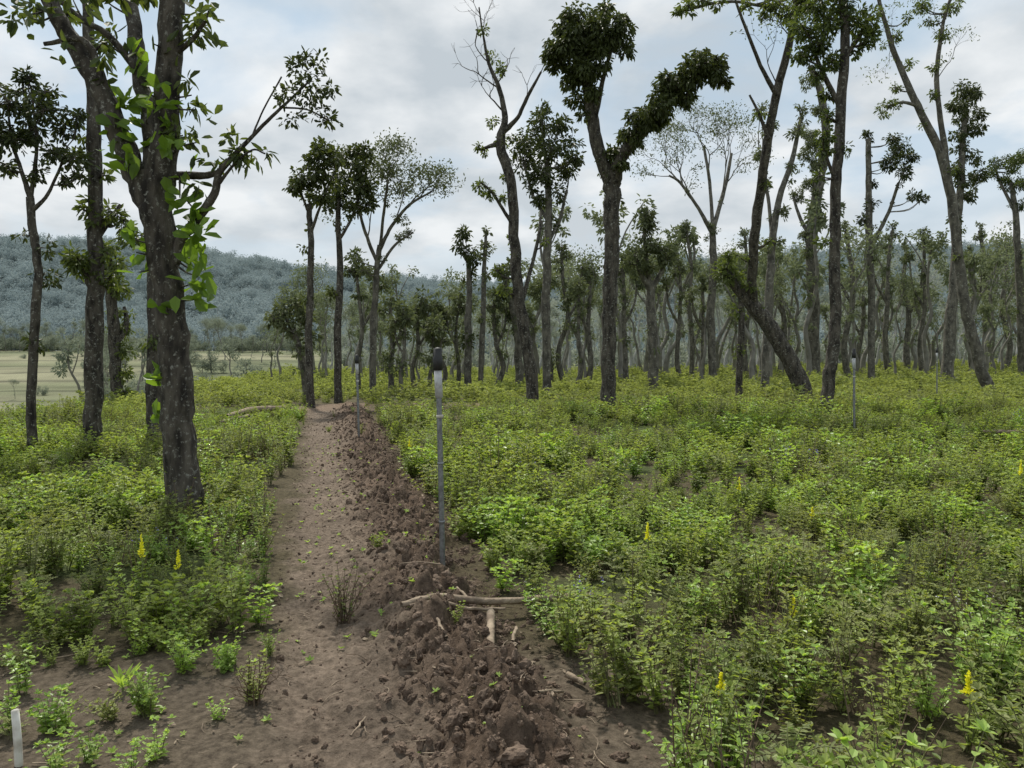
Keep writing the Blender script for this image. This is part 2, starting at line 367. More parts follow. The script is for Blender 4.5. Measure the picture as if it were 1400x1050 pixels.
T('shade_tree',[[(748,542,13),(746,440,13),(748,350,12),(750,280,10),(748,220,8)],[(750,330,6),(765,300,5),(775,260,4)],[(748,300,6),(730,270,4),(718,230,4)]],
  [(740,165,22),(765,170,20),(722,195,26),(752,200,30),(780,195,20),(715,220,20),(742,235,26),(775,235,22),(762,262,20),(740,272,16),(788,215,14),(742,150,12),(705,190,12),(725,250,16),(755,300,10)],leaf='leafdark',L=.18,W=.08,cover=1.6)
T('pollarded_tree',[[(831,570,23),(831,500,21),(833,420,21),(837,340,22),(837,280,24),(836,248,26)],
  [(837,256,20),(822,215,20),(810,165,17),(803,115,15),(796,70,11)],[(836,256,22),(850,216,18),(876,182,16),(905,150,14),(940,117,11),(978,92,7)],[(812,170,9),(822,120,7),(835,70,5)]],
  [(800,55,36),(775,65,28),(759,72,18),(826,45,30),(848,52,22),(790,28,28),(825,20,20),(800,98,27),(780,105,20),(790,135,17),(812,125,14),(860,70,10),(768,35,18),(800,158,11),(815,75,28),(785,50,28),(850,30,14),(760,92,14),
   (848,205,19),(832,215,17),(870,182,22),(885,155,25),(865,162,15),(905,140,24),(925,118,26),(948,100,24),(965,85,21),(982,98,17),(940,130,15),(915,110,15),(985,82,11),(850,225,13),(825,235,9),(855,185,15),(955,78,13),(895,165,16),(990,110,9)],
   leaf='leafdark',L=.15,W=.06,cover=3.2,droop=1.0,dup=.7,epi=4)
T('pollarded_tree',[[(894,534,16),(893,470,15),(890,420,14),(888,385,12)],[(890,400,10),(875,370,8),(868,350,5)],[(888,400,9),(905,370,7),(910,350,5)],[(888,390,8),(882,340,6),(880,300,4)]],
  [(880,300,17),(882,318,18),(868,345,16),(875,365,16),(905,342,17),(912,355,14),(895,335,15),(890,365,16),(860,360,12),(885,290,12)],leaf='leafmid2',L=.2,W=.085,cover=2.2)
T('leaning_tree',[[(1103,556,27),(1086,505,25),(1062,462,24),(1036,425,22),(1010,396,18),(990,368,14)],
  [(1030,418,14),(1028,380,14),(1031,330,14),(1040,260,13),(1051,180,12),(1066,110,11),(1084,40,9),(1095,-30,8)],[(1062,130,7),(1040,90,5),(1020,40,4),(1005,0,3)],[(1051,190,6),(1035,150,4),(1025,130,3)],[(1090,-10,6),(1050,8,4),(1000,2,4),(935,12,3)]],
  [(995,362,15),(1005,378,15),(985,375,12),(1022,390,10),(1012,352,9),(1048,250,7),(1052,330,6),(1080,20,20),(1060,10,16),(1100,5,20),(1000,350,10),(940,8,13),(985,3,11),(930,15,8),(1020,8,9),(962,0,10),(1045,14,11)],leaf='leafmid',L=.14,W=.06,cover=1.9,epi=6,
  fans=[(1020,40,-.6,1,.7,.02,3),(1040,95,-.7,.6,.8,.02,3),(1030,150,-.5,.8,.8,.02,3)],fanleaf=(9,.12,.09))
T('shade_tree',[[(1125,586,18),(1130,545,19),(1137,490,18),(1142,430,16),(1141,350,16),(1143,260,15),(1148,180,15),(1153,100,14),(1155,40,13),(1150,-40,12)],
  [(1150,150,8),(1130,110,7),(1112,70,5)],[(1154,80,8),(1175,50,6),(1190,20,4)],[(1143,250,6),(1130,215,5),(1125,190,3)]],
  [(1112,65,26),(1100,40,24),(1130,35,24),(1160,25,26),(1185,30,24),(1185,55,16),(1140,85,16),(1115,100,16),(1130,130,12),(1165,70,14),(1150,0,28),(1110,5,28),(1128,205,12),(1132,160,11),(1192,45,12),(1095,75,14),(1120,240,10),(1130,180,11),(1120,60,20)],leaf='leafmid',L=.12,W=.05,cover=1.8,epi=8)
T('shade_tree',[[(1112,522,18),(1112,420,17),(1110,330,16),(1120,250,15),(1130,190,13),(1122,130,10),(1108,90,8)],[(1112,330,7),(1095,300,5),(1085,270,4)]],
  [(1112,200,16),(1105,185,14),(1118,225,15),(1108,250,12),(1115,285,11),(1100,320,10),(1090,265,14),(1105,110,16),(1120,150,14),(1122,300,11),(1102,215,14),(1105,345,10),(1115,260,12)],leaf='leafmid2',L=.15,W=.06,cover=2.1,droop=.9,epi=8)
T('shade_tree',[[(1046,545,12),(1048,470,12),(1052,400,12),(1056,330,11),(1066,270,9),(1085,210,7),(1095,160,5)],[(1056,330,6),(1050,270,5),(1040,220,4)]],
  [(1040,210,12),(1052,175,14),(1090,180,14),(1085,230,12),(1045,250,10),(1070,290,12),(1065,330,10),(1040,150,12),(1095,150,12)],leaf='leafmid2',L=.15,W=.06,cover=1.6,epi=9)
T('shade_tree',[[(1355,542,17),(1337,490,16),(1320,420,15),(1309,340,14),(1301,270,13),(1283,205,12),(1255,145,10),(1228,85,8),(1208,25,6),(1195,-30,5)],
  [(1300,265,9),(1290,190,8),(1281,110,7),(1288,40,5),(1305,-20,4)],[(1255,145,6),(1235,140,4),(1215,145,3)]],
  [(1215,145,13),(1205,155,10),(1240,90,11),(1225,50,10),(1280,90,11),(1290,50,13),(1270,30,11),(1300,10,16),(1275,130,9),(1200,20,10),(1225,120,9),(1310,350,8),(1260,10,14),(1240,25,10)],leaf='leafmid',L=.13,W=.055,cover=1.3,epi=8,
  fans=[(1228,85,-.6,.8,.8,.02,3),(1281,110,.5,.8,.8,.02,3),(1288,50,-.4,1,.7,.02,3)],fanleaf=(10,.15,.10))
T('pollarded_tree',[[(1296,514,18),(1300,440,16),(1305,380,14),(1310,300,11),(1315,220,9),(1320,150,7)]],
  [(1320,125,19),(1310,145,17),(1332,130,14),(1320,165,16),(1335,175,13),(1310,185,12),(1325,215,17),(1335,240,14),(1315,245,15),(1325,265,13),(1308,230,12),(1340,155,11),(1305,300,10),(1312,200,12)],d=42,leaf='leafdark',L=.2,W=.08,cover=2.1,droop=.9)
T('shade_tree',[[(1398,522,12),(1396,440,11),(1392,350,10),(1388,290,8),(1382,250,6)],[(1388,290,5),(1370,255,4),(1358,225,3)]],
  [(1385,225,17),(1365,220,14),(1398,250,17),(1375,250,14),(1400,215,16),(1355,235,11),(1395,280,11)],leaf='leafmid',L=.16,W=.07,cover=1.7)
T('shade_tree',[[(1191,520,10),(1192,430,10),(1189,340,10),(1188,260,9),(1187,190,7)],[(1190,340,6),(1215,290,5),(1228,250,4)]],
  [(1230,205,18),(1218,222,16),(1242,215,14),(1235,235,14),(1250,268,10),(1262,270,9),(1222,190,11),(1190,280,11),(1180,300,10),(1195,250,9),(1186,185,9)],d=44,leaf='leafdark',L=.2,W=.08,cover=1.7)
T('bare_crowned_tree',[[(975,522,12),(972,430,12),(975,360,11),(975,310,9)],[(975,320,7),(955,285,5),(930,250,4),(915,240,3)],[(975,315,7),(990,260,6),(1000,210,4)],[(975,320,6),(970,250,5),(962,200,4)]],
  [],leaf='leafmid2',d=44,fans=[(955,285,-.5,.8,1.6,.05,3),(930,250,-.6,.8,1.3,.05,3),(990,260,.3,1,1.6,.05,3),(1000,210,.1,1,1.3,.04,3),(970,250,-.2,1,1.6,.05,4),(962,200,-.2,1,1.2,.04,3),(990,240,.7,.7,1.4,.04,3),(940,265,-.2,1,1.5,.04,3),(915,240,-1,.4,.8,.03,2)],fanleaf=(22,.28,.15))
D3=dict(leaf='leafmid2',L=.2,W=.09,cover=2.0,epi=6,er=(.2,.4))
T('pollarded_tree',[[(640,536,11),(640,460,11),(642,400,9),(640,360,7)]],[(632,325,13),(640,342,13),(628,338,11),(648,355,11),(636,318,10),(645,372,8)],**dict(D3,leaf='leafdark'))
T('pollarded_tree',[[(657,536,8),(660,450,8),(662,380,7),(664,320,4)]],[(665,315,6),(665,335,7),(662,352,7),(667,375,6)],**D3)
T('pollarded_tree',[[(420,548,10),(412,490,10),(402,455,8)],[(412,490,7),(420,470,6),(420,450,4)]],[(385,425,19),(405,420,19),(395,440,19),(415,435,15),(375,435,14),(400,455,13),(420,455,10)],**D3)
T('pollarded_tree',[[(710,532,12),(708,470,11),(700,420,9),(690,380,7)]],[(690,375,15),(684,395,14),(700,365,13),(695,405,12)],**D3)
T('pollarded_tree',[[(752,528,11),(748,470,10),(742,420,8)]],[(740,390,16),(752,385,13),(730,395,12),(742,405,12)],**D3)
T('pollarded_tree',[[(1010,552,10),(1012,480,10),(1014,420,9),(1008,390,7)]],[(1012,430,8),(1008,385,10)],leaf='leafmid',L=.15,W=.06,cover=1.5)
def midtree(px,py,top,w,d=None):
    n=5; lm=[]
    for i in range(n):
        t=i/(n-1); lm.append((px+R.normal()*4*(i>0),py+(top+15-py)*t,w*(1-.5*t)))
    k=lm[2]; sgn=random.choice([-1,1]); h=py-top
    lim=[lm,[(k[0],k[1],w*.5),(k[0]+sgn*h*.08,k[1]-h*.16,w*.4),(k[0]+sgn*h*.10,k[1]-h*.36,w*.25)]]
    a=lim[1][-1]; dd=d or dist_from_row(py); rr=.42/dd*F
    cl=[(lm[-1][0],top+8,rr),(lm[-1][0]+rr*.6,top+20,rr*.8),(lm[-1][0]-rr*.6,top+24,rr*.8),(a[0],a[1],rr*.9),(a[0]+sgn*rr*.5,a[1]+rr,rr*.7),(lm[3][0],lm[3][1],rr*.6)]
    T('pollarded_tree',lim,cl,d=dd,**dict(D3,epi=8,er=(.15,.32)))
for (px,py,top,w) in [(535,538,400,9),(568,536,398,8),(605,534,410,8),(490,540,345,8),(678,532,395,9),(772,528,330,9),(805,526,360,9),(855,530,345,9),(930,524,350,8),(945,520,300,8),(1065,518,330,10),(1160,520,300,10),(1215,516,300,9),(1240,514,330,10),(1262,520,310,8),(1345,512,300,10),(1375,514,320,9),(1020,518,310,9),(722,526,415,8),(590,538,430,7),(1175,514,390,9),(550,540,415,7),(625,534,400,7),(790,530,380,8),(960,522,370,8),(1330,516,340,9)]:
    midtree(px,py,top,w)

# ---------------------------------------------------------------- instancing helper
def instancer(name,protos,pts,rot,scl,idx):
    col=bpy.data.collections.new(name+'_parts')
    for i,p in enumerate(protos):
        p.name='%s_part_%02d'%(name,i); col.objects.link(p)
    me=bpy.data.meshes.new(name); me.vertices.add(len(pts)); me.vertices.foreach_set('co',np.asarray(pts,np.float32).ravel())
    a=me.attributes.new('irot','FLOAT_VECTOR','POINT'); a.data.foreach_set('vector',np.asarray(rot,np.float32).ravel())
    a=me.attributes.new('iscl','FLOAT','POINT'); a.data.foreach_set('value',np.asarray(scl,np.float32))
    a=me.attributes.new('iidx','INT','POINT'); a.data.foreach_set('value',np.asarray(idx,np.int32))
    o=bpy.data.objects.new(name,me); scene.collection.objects.link(o)
    ng=bpy.data.node_groups.new(name+'_gn','GeometryNodeTree')
    ng.interface.new_socket('Geometry',in_out='INPUT',socket_type='NodeSocketGeometry')
    ng.interface.new_socket('Geometry',in_out='OUTPUT',socket_type='NodeSocketGeometry')
    n=ng.nodes; L=ng.links.new
    gi=n.new('NodeGroupInput'); go=n.new('NodeGroupOutput')
    ci=n.new('GeometryNodeCollectionInfo'); ci.inputs['Collection'].default_value=col
    ci.inputs['Separate Children'].default_value=True; ci.inputs['Reset Children'].default_value=True
    ip=n.new('GeometryNodeInstanceOnPoints'); ip.inputs['Pick Instance'].default_value=True
    def na(nm,t):
        x=n.new('GeometryNodeInputNamedAttribute'); x.data_type=t; x.inputs['Name'].default_value=nm; return x.outputs['Attribute']
    e=n.new('FunctionNodeEulerToRotation'); L(na('irot','FLOAT_VECTOR'),e.inputs[0])
    L(gi.outputs[0],ip.inputs['Points']); L(ci.outputs[0],ip.inputs['Instance']); L(na('iidx','INT'),ip.inputs['Instance Index'])
    L(e.outputs[0],ip.inputs['Rotation']); L(na('iscl','FLOAT'),ip.inputs['Scale']); L(ip.outputs[0],go.inputs[0])
    md=o.modifiers.new('scatter','NODES'); md.node_group=ng
    return o
def zrot(n,tilt=.08): 
    return np.column_stack([R.normal(size=n)*tilt,R.normal(size=n)*tilt,R.uniform(0,6.283,n)])

# ---------------------------------------------------------------- forest prototypes
def forest_proto(h,kind,leaf='leaffar_hazetint',bark='barkfar_hazetint'):
    mb=MB(); n=7; lean=R.normal(size=2)*.08; x=np.zeros((n,3)); 
    for i in range(n):
        t=i/(n-1); x[i]=[lean[0]*h*t+R.normal()*.16*(i>0),lean[1]*h*t+R.normal()*.16*(i>0),h*.9*t]
    rad=np.linspace(.15,.06,n)*R.uniform(.8,1.2); rad[0]*=1.3
    A=smooth_line(np.column_stack([x,rad]),3); mb.tube(A[:,:3],A[:,3],bark,6,.05)
    lim=[A]
    for k in range(random.randint(1,3)):
        i=random.randint(9,len(A)-3); p=A[i,:3]; az=R.uniform(0,6.28); dr=np.array([math.cos(az)*.5,math.sin(az)*.5,1.0]); l=h*R.uniform(.15,.3)
        B=np.array([p,p+dr*l*.4+R.normal(size=3)*.1,p+dr*l]); B=np.column_stack([B,[A[i,3]*.7,A[i,3]*.5,.03]]); B=smooth_line(B,3)
        mb.tube(B[:,:3],B[:,3],bark,5); lim.append(B)
    def tuft(p,r,cov): 
        clump(mb,p,r,.28,.13,leaf,cov,.5)
    if kind==0:
        for B in lim:
            tuft(B[-1,:3],R.uniform(.45,.75),1.6); tuft(B[-2,:3]+R.normal(size=3)*.3,R.uniform(.3,.5),1.4)
        for k in range(random.randint(8,13)):
            B=random.choice(lim) if k%2 else A; p=B[random.randint(len(B)//3,len(B)-1),:3]; tuft(p+R.normal(size=3)*.15,R.uniform(.15,.38),1.4)
    elif kind==1:
        tips=[]
        for B in lim: 
            for k in range(2): grow(mb,B[-1,:3],nrm(np.array([R.normal()*.5,R.normal()*.5,1])),h*.12,.04,2,bark,tips,.1,.55,4)
        for tp,td in tips:
            m=random.randint(8,26); mb.leaves(tp+R.normal(size=(m,3))*.35,rdir(m,-.2),rdir(m,.8),.22,.11,leaf)
        for k in range(6):
            p=A[random.randint(6,len(A)-1),:3]; tuft(p+R.normal(size=3)*.15,R.uniform(.2,.35),1.3)
    else:
        for k in range(7):
            p=A[-1,:3]+R.normal(size=3)*np.array([.75,.75,.8]); tuft(p,R.uniform(.35,.65),1.3)
        for B in lim: tuft(B[-1,:3],R.uniform(.35,.6),1.3)
        for k in range(5):
            p=A[random.randint(6,len(A)-3),:3]; tuft(p+R.normal(size=3)*.2,R.uniform(.2,.35),1.3)
    return mb.obj('p',link=False)
def bush_proto(h,w,leaf,n,L,bark='barkfar_hazetint'):
    mb=MB(); mb.tube(np.array([[0,0,0],[.05,0,h*.4],[0,0,h*.7]]),[.14,.1,.05],bark,5)
    for i in range(9):
        c=np.array([R.normal()*w*.3,R.normal()*w*.3,h*R.uniform(.25,.85)])
        clump(mb,c,w*R.uniform(.22,.4),L,L*.6,leaf,n,.3)
    return mb.obj('p',link=False)
def forest(name,y0,y1,n,leaf,bark,rs):
    fp=[forest_proto(R.uniform(7,10.5),k,leaf,bark) for k in [0,0,2,1,0,0,1,2]]
    pts=[];tries=0
    while len(pts)<n and tries<20000:
        tries+=1
        y=y0+(y1-y0)*R.random(); x=R.uniform(-.40*y-4,.80*y+8)
        if edge(x,y)>-.5: continue
        if any((x-a[0])**2+(y-a[1])**2<rs for a in pts): continue
        pts.append((x,y))
    pts=np.array(pts); z=base(pts[:,0],pts[:,1])
    sc=R.uniform(.55,1.02,len(pts))*np.where(pts[:,0]/pts[:,1]<0,.82,1.08)
    instancer(name,fp,np.column_stack([pts,z-.1]),zrot(len(pts),.03),sc,R.integers(0,len(fp),len(pts)))
forest('distant_forest',42,66,120,'leaffar_hazetint','barkfar_hazetint',3.5)
forest('distant_forest',66,135,430,'leafhazetint','barkhazetint',4.0)
bp=[bush_proto(R.uniform(1.5,3),R.uniform(1.8,3),'leafhazetint',.8,.3,'barkhazetint') for _ in range(4)]
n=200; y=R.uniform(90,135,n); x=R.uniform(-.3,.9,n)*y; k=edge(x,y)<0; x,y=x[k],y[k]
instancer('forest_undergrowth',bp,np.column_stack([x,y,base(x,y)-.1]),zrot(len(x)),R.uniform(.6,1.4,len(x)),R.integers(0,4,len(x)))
vp=[bush_proto(R.uniform(4,7),R.uniform(3,5),'leafvalley_hazetint',.9,.34) for _ in range(4)]+[forest_proto(8,1,'leafvalley_hazetint'),forest_proto(9,2,'leafvalley_hazetint')]
P_=[]
for i in range(900):
    y=R.uniform(38,235); t=R.uniform(-.75,-.22); x=t*y; e=float(edge(x,y)); px=700+F*t
    if e<6: continue
    keep=.0
    if 125<px<275: keep=.32
    if 270<px<400: keep=.42 if (y<95 and px>345) or y>205 else .10
    if y>212: keep=1
    if px<=125: keep=.03 if y<212 else 1
    if R.random()<keep: P_.append((x,y))
for i in range(240): P_.append((R.uniform(-240,-10),R.uniform(208,250)))
P_=np.array(P_); k=edge(P_[:,0],P_[:,1])>6; P_=P_[k]
tt=P_[:,0]/P_[:,1]*F+700
instancer('valley_trees',vp,np.column_stack([P_,base(P_[:,0],P_[:,1])-.2]),zrot(len(P_)),R.uniform(.5,1.1,len(P_))*np.where((tt<125)&(P_[:,1]<200),.4,1),R.integers(0,6,len(P_)))
hp=[bush_proto(R.uniform(8,13),R.uniform(8,12),'leafhill_hazetint',.9,.75,'barkhazetint') for _ in range(5)]
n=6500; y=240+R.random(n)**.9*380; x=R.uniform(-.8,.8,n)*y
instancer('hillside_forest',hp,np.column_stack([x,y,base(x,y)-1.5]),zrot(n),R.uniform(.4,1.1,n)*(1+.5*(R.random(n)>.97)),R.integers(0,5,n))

# ---------------------------------------------------------------- herbs
def herb(h,ns,pairs,L,W,leaf,spread=.5,stem='stem',flower=None):
    mb=MB()
    for i in range(ns):
        az=R.uniform(0,6.28); sp=spread*R.uniform(.2,1); hh=h*R.uniform(.6,1.1)
        o=np.array([math.cos(az),math.sin(az),0])
        A=smooth_line(np.array([o*.02,o*sp*hh*.5+[0,0,hh*.5],o*sp*hh+[0,0,hh*.95]])+R.normal(size=(3,3))*.012,3)
        mb.tube(A,np.linspace(.004,.0015,len(A)),stem,3)
        n=pairs
        t=np.linspace(.2,1,n); idx=(t*(len(A)-1)); i0=np.clip(idx.astype(int),0,len(A)-2); fr=(idx-i0)[:,None]
        p=A[i0]*(1-fr)+A[i0+1]*fr
        for sgn in (0,math.pi):
            a2=R.uniform(0,6.28)+np.arange(n)*1.57+sgn+R.normal(size=n)*.3
            dr=np.column_stack([np.cos(a2),np.sin(a2),R.uniform(.0,.6,n)])
            mb.leaves(p,dr,np.tile([0,0,1.],(n,1))+R.normal(size=(n,3))*.25,L*R.uniform(.6,1.15,n)*(1.15-.5*t),W*R.uniform(.8,1.1,n)*(1.15-.5*t),leaf)
        m=5; a2=R.uniform(0,6.28,m); mb.leaves(np.repeat(A[-1:],m,0),np.column_stack([np.cos(a2),np.sin(a2),R.uniform(.4,1.4,m)]),np.tile([0,0,1.],(m,1))+R.normal(size=(m,3))*.2,L*.6,W*.6,leaf)
        if flower and R.random()<.6:
            m=6; mb.leaves(A[-1]+R.normal(size=(m,3))*[.008,.008,.02]+[0,0,.02],rdir(m,.3),rdir(m),.014,.011,flower)
    return mb
def fern(nf,h,leaf,pl=13,ll=.022):
    mb=MB()
    for i in range(nf):
        az=R.uniform(0,6.28); o=np.array([math.cos(az),math.sin(az),0]); hh=h*R.uniform(.7,1.1); rr=R.uniform(.08,.24)
        st=np.array([0,0,hh*R.uniform(.15,.7)])*1.0
        A=smooth_line(np.array([st,st+o*rr*.5+[0,0,hh*.22],st+o*rr+[0,0,hh*.25]]),4)
        mb.tube(A,np.linspace(.003,.001,len(A)),'stem',3)
        t=np.linspace(.15,1,pl); idx=t*(len(A)-1); i0=np.clip(idx.astype(int),0,len(A)-2); fr=(idx-i0)[:,None]; p=A[i0]*(1-fr)+A[i0+1]*fr
        side=np.array([-o[1],o[0],0])
        for sg in (-1,1):
            dr=np.tile(side*sg+o*.35,(pl,1))+R.normal(size=(pl,3))*.2
            mb.leaves(p,dr,np.tile([0,0,1.],(pl,1))+R.normal(size=(pl,3))*.2,ll*2*np.sin(np.clip(t,.1,.93)*3.14)**.5,ll*.75,leaf,.1,.1)
    mb.tube(np.array([[0,0,0],[0.01,0,h*.4],[0,.01,h*.8]]),[.006,.004,.002],'stem',4)
    return mb
hn=[herb(.32,11,7,.066,.037,'herb3',.6).obj('p',link=False),herb(.38,10,8,.055,.030,'herb',.5).obj('p',link=False),
    herb(.30,12,6,.070,.044,'herb',.8).obj('p',link=False),herb(.44,9,9,.050,.021,'herb2',.35).obj('p',link=False),
    herb(.36,11,8,.048,.027,'herb3',.6).obj('p',link=False),fern(16,.32,'herb2',12,.014).obj('p',link=False),herb(.4,10,8,.048,.022,'herb',.5).obj('p',link=False),
    herb(.28,14,7,.050,.028,'herb2',.9).obj('p',link=False),
    herb(.55,6,5,.035,.010,'herb2',.4,'deadstem').obj('p',link=False),
    herb(.32,9,7,.05,.028,'herb3',.6,flower='blue').obj('p',link=False),
    herb(.34,9,7,.05,.028,'herb',.6,flower='white_petal').obj('p',link=False)]
def scatter(dens,y0,y1,xs=.76,pad=2):
    A=(y1-y0)*(xs*(y0+y1)+2*pad); n=int(A*dens)
    y=np.sqrt(R.uniform(y0*y0,y1*y1,n)) ; x=R.uniform(-1,1,n)*(xs*y+pad)
    return x,y
def strips(x,y):
    a=(np.abs(y-24.5-.15*(x+6))<1.6)&(x>-7)&(x<-1)
    b=(np.abs(y-19.5+.5*fbm(x*.6,x*0,2,3))<.8)&(x>-3.6)&(x<-.6)
    return a|b
def plantmask(x,y):
    u,xl,xr=pathuv(x,y)
    inside=(x>xl-.10+.34*fbm(x*3,y*3,2,5))&(x<xr+.02+.3*fbm(x*3,y*3,2,6))&(y<25)
    k=~inside
    bl=(x<xl)&(y<3.9+.6*fbm(x*1.5,y*0,2,8))
    k&=~(bl&(R.random(len(x))>np.where(x<-1.55*y/3,.75,.42)))
    bm=(x>xr)&(x<xr+.45)&(y>3.9)&(y<6.0)
    k&=~(bm&(R.random(len(x))>.4))
    k&=(R.random(len(x))<np.clip(1.15+1.6*fbm(x*.9,y*.9,3,88),.4,1))
    k&=~((np.hypot(x,y)<2.1))
    k&=~(strips(x,y)&(R.random(len(x))>.15))
    k&=edge(x,y)<3.5
    # a few volunteers on the dug soil
    k|=inside&(R.random(len(x))<.012)&(y>3)
    return k
def hsize(x,y): return np.clip(1+.9*fbm(x*.45,y*.45,3,99),.5,1.7)
order=np.array([0,0,4,2,0,2,1,1,6,7,5,6,3,4,8,3,9,10,8]); 
def pick(x,y,f):
    n=len(x); patch=vn(x*f,y*f,123)*.6+R.random(n)*.4; idx=order[np.clip((patch*len(order)).astype(int),0,len(order)-1)]
    idx=np.where((idx>=9)&(R.random(n)<.6),0,idx); return idx
x,y=scatter(34,2.0,8.5); k=plantmask(x,y); x,y=x[k],y[k]; n=len(x); idx=pick(x,y,.8)
u,xl,xr=pathuv(x,y); bl=(x<xl)&(y<4.2); on=(u>0)&(u<1)
sc=R.uniform(.5,1.1,n)*hsize(x,y)*.95*np.where(bl,.6,1)*np.where(on,.45,1)
instancer('undergrowth_plants',hn,np.column_stack([x,y,gfull(x,y)-.01]),zrot(n,.15),sc,idx)
x,y=scatter(15,8.5,21); k=plantmask(x,y); x,y=x[k],y[k]; n=len(x); idx=pick(x,y,.5); u=pathuv(x,y)[0]
hm=[o.copy() for o in hn]
instancer('undergrowth_plants',hm,np.column_stack([x,y,gfull(x,y)-.01]),zrot(n,.15),R.uniform(.7,1.3,n)*hsize(x,y)*1.02*np.where((u>0)&(u<1),.5,1),idx)
hf=[herb(.38,7,4,.13,.07,'herbfar',.9).obj('p',link=False),herb(.42,7,4,.12,.06,'herbfar',.8).obj('p',link=False),herb(.4,7,4,.12,.05,'herb2',.8).obj('p',link=False)]
for (dn,a,b) in [(4.6,21,42),(1.6,42,80)]:
    x,y=scatter(dn,a,b); k=plantmask(x,y); x,y=x[k],y[k]; n=len(x)
    instancer('distant_undergrowth',[o.copy() for o in hf],np.column_stack([x,y,gfull(x,y)-.02]),zrot(n,.1),R.uniform(.55,1.25,n)*hsize(x,y)*(1 if a<40 else 1.2),R.integers(0,3,n))

def sd():
    mb=MB(); n=6; a=R.uniform(0,6.28,n); mb.leaves(np.zeros((n,3))+[0,0,.01],np.column_stack([np.cos(a),np.sin(a),R.uniform(.3,1,n)]),np.tile([0,0,1.],(n,1)),.035,.016,'herb3'); return mb.obj('p',link=False)
sp_=[sd() for _ in range(3)]
n=2600; y=R.uniform(2,14,n); x=R.uniform(-6,3,n); k=(pmask(x,y)>.3)|((x<0)&(y<4.5)); k&=R.random(n)<.75; x,y=x[k],y[k]; n=len(x)
instancer('soil_seedlings',sp_,np.column_stack([x,y,gfull(x,y)]),zrot(n,.2),R.uniform(.3,1.0,n),R.integers(0,3,n))
def twig(L,r,mat='barkdry'):
    mb=MB(); A=smooth_line(np.array([[-L/2,0,.004],[0,R.normal()*.08*L,.01],[L/2,0,.006]]),3); mb.tube(A,np.linspace(r,r*.5,len(A)),mat,5); return mb.obj('p',link=False)
def dleaf():
    mb=MB(); mb.leaves(np.array([[0,0,.006]]),np.array([[1.,0,.1]]),np.array([[0,.2,1.]]),.05,.025,'barkdry',.6,-.2); return mb.obj('p',link=False)
tw=[twig(.12,.003),twig(.2,.004),twig(.08,.004),twig(.3,.006),dleaf(),dleaf(),twig(.15,.003,'deadstem')]
n=7500; y=2+R.random(n)**1.4*16; x=R.uniform(-7,3,n); m=pmask(x,y); k=(m>.2)|((x<1)&(y<5)); u=pathuv(x,y)[0]; k&=(R.random(n)<np.where(u>.45,.9,.6)); x,y=x[k],y[k]; n=len(x)
instancer('soil_litter',tw,np.column_stack([x,y,gfull(x,y)+.002]),zrot(n,.2),R.uniform(.3,1.0,n),R.choice(7,n,p=[.2,.08,.25,.03,.17,.12,.15]))
def clodp():
    bm=bmesh.new(); bmesh.ops.create_icosphere(bm,subdivisions=3,radius=1)
    c=np.array([v.co[:] for v in bm.verts]); s=random.randint(0,999)
    dsp=.55*fbm(c[:,0]*1.3+s,c[:,1]*1.3+c[:,2]*1.1,3,s)+.30*fbm(c[:,2]*4+s,c[:,1]*4-c[:,0]*3,3,s+9)+.10*fbm(c[:,2]*11+c[:,0]*8,c[:,1]*11-c[:,0]*6,2,s+19)
    c=c*(1+dsp)[:,None]*np.array([1,R.uniform(.6,1),R.uniform(.4,.7)])
    for v,q in zip(bm.verts,c): v.co=q
    me=bpy.data.meshes.new('p'); bm.to_mesh(me); bm.free(); me.materials.append(M['clod']); 
    return bpy.data.objects.new('p',me)
cl=[clodp() for _ in range(6)]
n=16000; y=2+R.random(n)**1.2*21; u0=np.where(R.random(n)<.62,np.clip(R.normal(.74,.19,n),.2,1.12),R.uniform(.02,1,n)); xl=-.3-.258*y; xr=1.08-.235*y; x=xl+u0*(xr-xl)
s=(.006+.026*R.random(n)**3.5+.03*(R.random(n)>.982))*np.where(u0<.4,.6,1)
instancer('soil_clods',cl,np.column_stack([x,y,gfull(x,y)-s*.1]),zrot(n,1.5),s,R.integers(0,6,n))
for (px,py,r) in [(712,985,.085),(668,765,.08),(650,748,.06),(640,740,.06),(660,985,.04),(545,775,.04),(690,750,.06),(675,740,.07)]:
    dd=dist_from_row(py); q=P(px,py,dd); o=random.choice(cl).copy(); o.name='soil_clod'; o.location=(q[0],q[1],gz(q[0],q[1])+r*.15); o.scale=(r,r,r*.9); o.rotation_euler=(R.uniform(0,6),R.uniform(0,1),R.uniform(0,6)); scene.collection.objects.link(o)

# ---------------------------------------------------------------- hand placed plants
def place(mb,name,px,py,s=1,rz=None):
    dd=dist_from_row(py); q=P(px,py,dd); o=mb.obj(name); o.location=(q[0],q[1],gz(q[0],q[1])-.01); o.scale=(s,)*3; o.rotation_euler=(0,0,R.uniform(0,6.28) if rz is None else rz); return o
def spike(h):
    mb=herb(h*.62,5,6,.05,.02,'herb',.35); A=np.array([[0,0,0],[.01,0,h*.5],[0,.01,h]]); mb.tube(A,[.005,.004,.002],'stem',4)
    m=80; t=R.random(m); pos=np.column_stack([R.normal(size=m)*.005*(1.2-t),R.normal(size=m)*.005*(1.2-t),h*(.72+.28*t)]); mb.leaves(pos,rdir(m,.5),rdir(m),.020*(1.3-t),.013,'yellow'); return mb
for (px,py,h) in [(195,835,.5),(245,840,.42),(1083,905,.36),(1322,1030,.34),(1010,720,.42),(985,1010,.3),(1394,700,.5),(885,790,.42),(1110,745,.3),(560,640,.4)]:
    place(spike(h),'yellow_flowering_plant',px,py)
